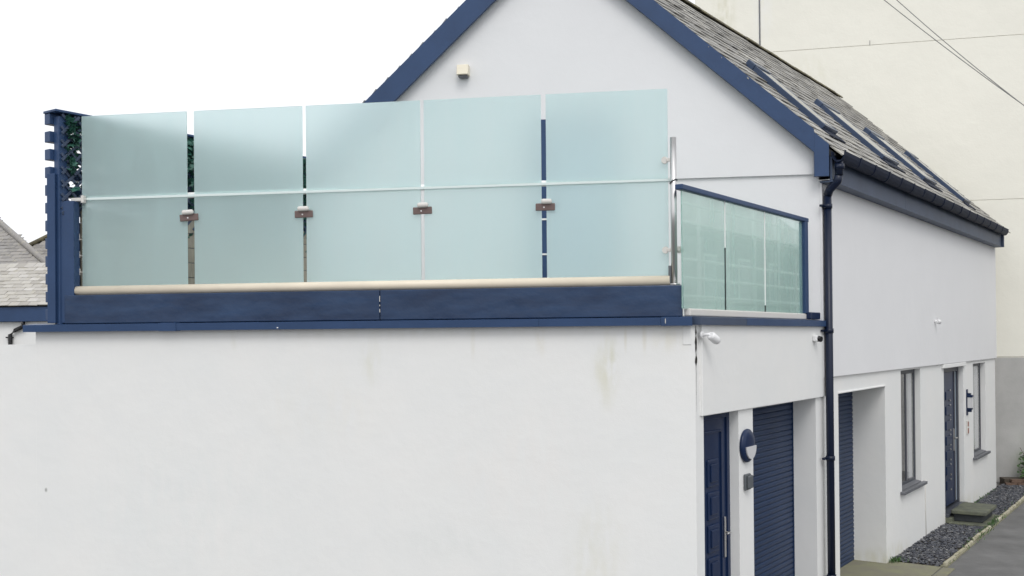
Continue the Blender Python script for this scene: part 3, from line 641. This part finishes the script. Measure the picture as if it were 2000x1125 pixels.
t = MB(); t.box(1.02, 1.15, -.028, 0, 1.575, 1.725, MS, .010); t.build('body', M['greyplastic'], kb)
t = MB(); t.box(1.03, 1.14, -.055, -.0285, 1.59, 1.712, MS, .012); t.build('cover', M['greyplastic'], kb)
la = thing('wall_lantern', tuple(SD*11.05+Vector((0, 0, 1.58))), 'dark navy lantern on the wall between the front door and far window', 'wall light')
t = MB(); t.box(11.0, 11.09, -.018, 0, 1.60, 2.05, MS, .008); t.box(11.01, 11.08, -.07, -.0185, 1.955, 1.985, MS, .006)
t.box(10.985, 11.105, -.105, -.0185, 1.915, 1.954, MS, .01); t.box(11.0, 11.09, -.095, -.02, 1.70, 1.73, MS, .008); t.box(11.015, 11.075, -.08, -.02, 1.66, 1.699, MS, .008); t.build('body', M['navy_dark'], la)
t = MB(); t.box(10.998, 11.092, -.092, -.022, 1.731, 1.914, MS, .004); t.build('glass', M['lampwhite'], la)
pl = thing('house_plaque', tuple(SD*11.06+Vector((0, 0, 1.26))), 'small terracotta plaque under the lantern by the front door', 'plaque')
t = MB(); t.box(11.0, 11.13, -.018, -.001, 1.27, 1.51, MS, .006); t.build('board', M['clampcap'], pl)
t = MB(); t.box(11.02, 11.11, -.022, -.0185, 1.41, 1.49, MS); t.box(11.02, 11.11, -.022, -.0185, 1.29, 1.38, MS); t.build('relief', M['red'], pl)
t = MB(); t.tube([(7.98, -.006, .86), (7.985, -.006, .4), (8.0, -.006, .02)], .006, 6, MS); t.build('wall_cable', M['clampcap'], label='thin grey cable running down from the nearer window sill', cat='cable')

# ================================================================== doorstep
ds = thing('doorstep', tuple(SD*9.8+NN*.3), 'dark mossy stone step in front of the navy front door', 'step')
t = MB(); t.box(9.25, 10.42, -.68, -.06, 0, .035, MS, .008); t.build('base_slab', M['step'], ds)
t = MB(); t.box(9.44, 10.26, -.52, -.09, .036, .155, MS, .012); t.build('riser', M['step_dark'], ds)
t = MB(); t.box(9.38, 10.32, -.58, -.07, .156, .215, MS, .012); t.build('tread', M['step'], ds)
t = MB(); t.box(9.30, 10.78, -.10, .02, .012, .098, MS, .006); t.build('threshold', M['step'], ds)
wd = MB()
for i in range(420):
    q = random.random()
    if q < .45: a, b = random.gauss(8.7, .5) if random.random() < .6 else random.uniform(6.2, 14), -.66+random.gauss(0, .04)
    elif q < .7: a, b = random.uniform(9.2, 10.4), -.64+random.gauss(0, .03)
    elif q < .85: a, b = 6.0+random.gauss(0, .05), -.03-abs(random.gauss(0, .05))
    else: a, b = random.uniform(10.4, 13.5), -.02-abs(random.gauss(0, .02))
    m = MS @ Matrix.Translation((a, b, .02)) @ Matrix.Rotation(random.uniform(0, 6.28), 4, 'Z'); h_ = random.uniform(.02, .07); l_ = random.uniform(-.04, .04)
    wd.poly([(-.006, 0, 0), (.006, 0, 0), (.005+l_*.5, .01, h_*.6), (l_, .02, h_), (-.005+l_*.5, .01, h_*.6)], m)
wd.build('weeds', M['shrub'], kind='stuff', label='small weeds and moss tufts along the kerb edging and wall foot')
pe = thing('planter', (6.75, 12.75, 0), 'low brown brick planter at the end of the lane', 'planter')
bm_ = MB(); bm_.box(0, .205, 0, .095, 0, .062, ID, .004); bm_ = bm_.mesh('brick'); bm_.materials.append(M['brick'])
for r in range(2):
    for k in range(6): piece(bm_, 'brick', pe, Matrix.Translation((6.20+k*.215+(.1 if r else 0), 12.72, .004+r*.068)))
t = MB(); t.box(6.2, 7.5, 12.83, 13.15, 0, .13, ID); t.build('soil', M['soil'], pe)
sh = thing('shrub', (6.95, 13.0, .1), 'green leafy shrub in the brown planter against the grey plinth', 'plant')
t = MB()
for k in range(7): a = random.uniform(0, 6.3); t.tube([(6.95, 12.98, .1), (6.95+.25*math.cos(a), 12.98+.08*math.sin(a), .4), (6.95+.45*math.cos(a), 12.95+.1*math.sin(a), .75)], [.012, .009, .004], 5)
t.build('stem', M['bark'], sh)
t = MB()
for k in range(900):
    a = random.gauss(0, .30); z = abs(random.gauss(.30, .22))
    if a < -.5: continue
    leaf(t, (6.98+a, 12.95+random.gauss(0, .08), .14+z*(1-.5*abs(a))), random.uniform(.04, .09), ID)
t.build('leaves', M['shrub'], sh, kind='stuff')

# ================================================================== cream building behind
ca = R(4.2); MC = Matrix.Translation((6.3, 13.3, 0)) @ Matrix.Rotation(-ca, 4, 'Z')      # x along its front, y into it
cb = thing('cream_building', (6.3, 13.3, 0), 'tall cream rendered building rising blank behind the slate roof', 'building')
t = MB(); t.box(-5.98, 3.99, .0, 9, 0, 13.4, MC); t.build('core', M['cream'], cb)
for z0, z1 in ((2.54, 5.716), (5.724, 9.029), (9.037, 13.2)):
    t = MB(); t.box(-4.66, 4, -.02, -.001, z0, z1, MC, .004, 1); t.build('render_panel', M['cream'], cb)
t = MB(); t.box(-6.03, -4.69, -.02, -.001, 2.5, 13.2, MC, .004, 1); t.build('render_panel', M['cream'], cb)
t = MB(); t.box(-5.9, 4.02, -.045, -.001, 0, 2.520, MC, .006, 1); t.build('plinth', M['plinth'], cb)
t = MB(); t.tube([(-4.675, -.022, 2.6), (-4.675, -.022, 13.1)], .014, 8, MC); t.build('joint_bead', M['sill'], cb)
t = MB(); t.box(-2.457, -2.449, -.03, -.021, 9.03, 9.13, MC); t.build('tie_mark', M['sill'], cb)
t = MB(); t.box(-6.0, 4.1, -.1, 9.1, 13.401, 13.6, MC, .02); t.build('parapet', M['sill'], cb)

# ================================================================== left: boundary wall and neighbours
t = MB(); t.box(-11, -6.0662, .0, .25, 0, 2.978, ID); t.build('boundary_wall', M['boundary'], label='plain white rendered wall continuing left of the garage block', cat='wall')
def slate_field(parent, x0, x1, y0, z0, dy, dz, rows, wd, single, mtl, clip=None):
    """courses on a slope that faces -y: eaves at (y0,z0), top at (+dy,+dz)"""
    L_ = math.hypot(dy, dz); gauge = L_/rows; up = Vector((0, dy, dz)).normalized(); nr = Vector((1, 0, 0)).cross(up)
    rm = Matrix(((1, up.x, nr.x, 0), (0, up.y, nr.y, 0), (0, up.z, nr.z, 0), (0, 0, 0, 1)))
    ms = []
    for k in range(3):
        me = slate_box(wd-.006, gauge*1.5, .016, .008).mesh('slate'); me.materials.append(mtl); ms.append(me)
    rest = MB(); cnt = 0; n_rest = 0
    for r in range(rows):
        x = x0-(wd/2 if r % 2 else 0)
        while x < x1:
            base = Vector((x, y0, z0)) + up*(r*gauge) + nr*(.02+random.uniform(-.003, .006))
            if clip is None or clip(x+wd/2, base.z):
                m = Matrix.Translation(base) @ rm @ Matrix.Rotation(-.06+random.uniform(-.02, .01), 4, 'X') @ Matrix.Rotation(random.uniform(-.02, .02), 4, 'Z')
                if single[0] < x < single[1]: piece(random.choice(ms), 'slate', parent, m)
                else: rest.box(0, wd-.006, 0, gauge*1.5, 0, .016, m); n_rest += 1
            x += wd
    if n_rest: rest.build('slates', mtl, parent, kind='stuff')
    else: rest.bm.free()
na = thing('neighbour_house', (-15, 12, 0), 'low white house with pale lichened slates behind the slatted fence', 'building')
t = MB(); t.box(-22, -9.2, 12.06, 16, 0, 3.46, ID); t.build('wall', M['render'], na)
t = MB(); t.box(-22, -9.0, 11.93, 12.0, 3.465, 3.79, ID, .006); t.build('fascia', M['navy'], na)
t = MB(); t.prism([(-22, 11.9, 3.795), (-22, 13.435, 4.81), (-22, 15.6, 3.5), (-22, 15.5, 3.45), (-22, 13.435, 4.74), (-22, 12.0, 3.795)], (13, 0, 0)); nr_ = t.build('roof', M['deck'], na)
slate_field(nr_, -22, -9, 11.88, 3.80, 1.555, 1.03, 12, .24, (-15.6, -13.3), M['slate_pale'])
np_ = thing('neighbour_downpipe', (-14.8, 11.95, 0), 'black downpipe on the neighbouring white wall at the left edge', 'drainpipe')
t = MB(); t.tube([(-14.50, 11.96, 3.47), (-14.50, 11.98, 3.36), (-14.72, 12.0, 3.27), (-14.84, 12.0, 3.18), (-14.84, 12.0, .05)], .045, 12); t.build('pipe', M['black'], np_)
t = MB(); t.box(-14.95, -14.79, 11.99, 12.06, 3.10, 3.13, ID, .004); t.build('bracket', M['black'], np_)
nb = thing('neighbour_house', (-18, 16, 0), 'house with grey hipped slate roof behind the pale roof at the left edge', 'building')
zb, yb = 4.1, 15.6
t = MB(); t.box(-28, -15.6, yb+.3, 24, 0, zb-.05, ID); t.build('wall', M['render'], nb)
t = MB(); t.poly([(-28, yb, zb-.02), (-15.24, yb, zb-.02), (-20.83, yb+3.6, zb+2.94), (-28, yb+3.6, zb+2.94)]); t.poly([(-15.24, yb, zb-.02), (-24, yb+12, zb-.02), (-20.83, yb+3.6, zb+2.94)]); br = t.build('roof', M['deck'], nb)
slate_field(br, -28, -15, yb, zb, 3.6, 2.96, 29, .30, (-20.5, -16.6), M['slate_grey'], lambda x, z: x < -17.7-(z-5.348)*1.887)
t = MB(); t.tube([(-15.24, yb-.03, zb+.06), (-20.83, yb+3.58, zb+3.0)], .085, 8); t.build('hip_ridge', M['slate_grey'], nb)
nc_ = thing('neighbour_house', (-16, 18, 0), 'house with grey slate roof whose hip rises beside the fence posts', 'building')
zc_, yc = 4.55, 18.0
t = MB(); t.box(-20.9, -12, yc+.3, 26, 0, zc_-.05, ID); t.build('wall', M['render'], nc_)
t = MB(); t.poly([(-21.26, yc, zc_), (-12, yc, zc_), (-12, yc+2.6, zc_+1.95), (-19.04, yc+2.6, zc_+1.95)]); t.poly([(-21.26, yc, zc_), (-19.04, yc+2.6, zc_+1.95), (-21.26, yc+6, zc_)]); cr = t.build('roof', M['deck'], nc_)
slate_field(cr, -21.4, -12, yc, zc_, 2.6, 1.95, 18, .30, (-20.3, -17.8), M['slate_grey'], lambda x, z: x > -19.6+(z-5.913)*1.14)
t = MB(); t.tube([(-21.26, yc-.02, zc_+.05), (-19.04, yc+2.58, zc_+2.02), (-12, yc+2.58, zc_+2.02)], .07, 8); t.build('hip_ridge', M['ridge'], nc_)

# ================================================================== across the lane: seen only as reflection in the side glass
oh = thing('scaffolded_house', tuple(SD*22+NN*9.5), 'grey stone house across the lane, mirrored in the side glass', 'building')
MO = MS @ Matrix.Translation((12, -9.5, 0))
t = MB(); t.box(2, 20, -6, 0, 0, 6.4, MO); t.build('wall', M['stone'], oh)
t = MB(); t.prism([(1.8, .3, 6.4), (1.8, -3, 9.0), (1.8, -6.3, 6.4)], (18.4, 0, 0), MO); t.build('roof', M['slate_grey'], oh)
for s_ in (4, 6.8, 9.6, 12.4, 15.2):
    for z in (1.0, 4.1):
        t = MB(); t.box(s_, s_+1.0, .0, .03, z, z+1.5, MO); wn = t.build('window', M['whiteplastic'], oh)
        t = MB(); t.box(s_+.08, s_+.92, .031, .04, z+.08, z+1.42, MO); t.build('pane', M['pane'], wn)
sf = thing('scaffold', tuple(SD*22+NN*8.2), 'steel tube scaffold across the lane, mirrored in the side glass', 'scaffold')
MX = MS @ Matrix.Translation((12, -8.2, 0))
for k in range(9):
    for y in (0, -.9):
        t = MB(); t.tube([(2.2+k*2.1, y, 0), (2.2+k*2.1, y, 7.4)], .04, 8, MX); t.build('standard', M['scafftube'], sf)
for z in (2.1, 2.7, 4.1, 4.6, 5.1, 6.1, 6.6, 7.1):
    t = MB(); t.tube([(1.8, .05, z), (20.2, .05, z)], .04, 8, MX); t.build('ledger', M['scafftube'], sf)
for z in (1.95, 3.95, 5.95):
    t = MB(); t.box(1.8, 20.2, -.9, -.05, z+.04, z+.09, MX); t.build('board', M['timber'], sf)

# ================================================================== overhead cables
def cable(p, q, sag, label):
    p, q = Vector(p), Vector(q); pts = [p.lerp(q, k/30)+Vector((0, 0, -sag*4*(k/30)*(1-k/30))) for k in range(31)]
    t = MB(); t.tube(pts, .0075, 6); return t.build('overhead_cable', M['wire'], label=label, cat='cable', group='overhead cables')
cable((1.370, 10.654, 11.204), (7.899, 10.174, 5.340), 0.22, 'lower of two thin cables slanting across the cream wall at top right')
cable((1.979, 11.010, 11.246), (7.802, 10.583, 5.538), 0.30, 'upper of two thin cables slanting across the cream wall at top right')
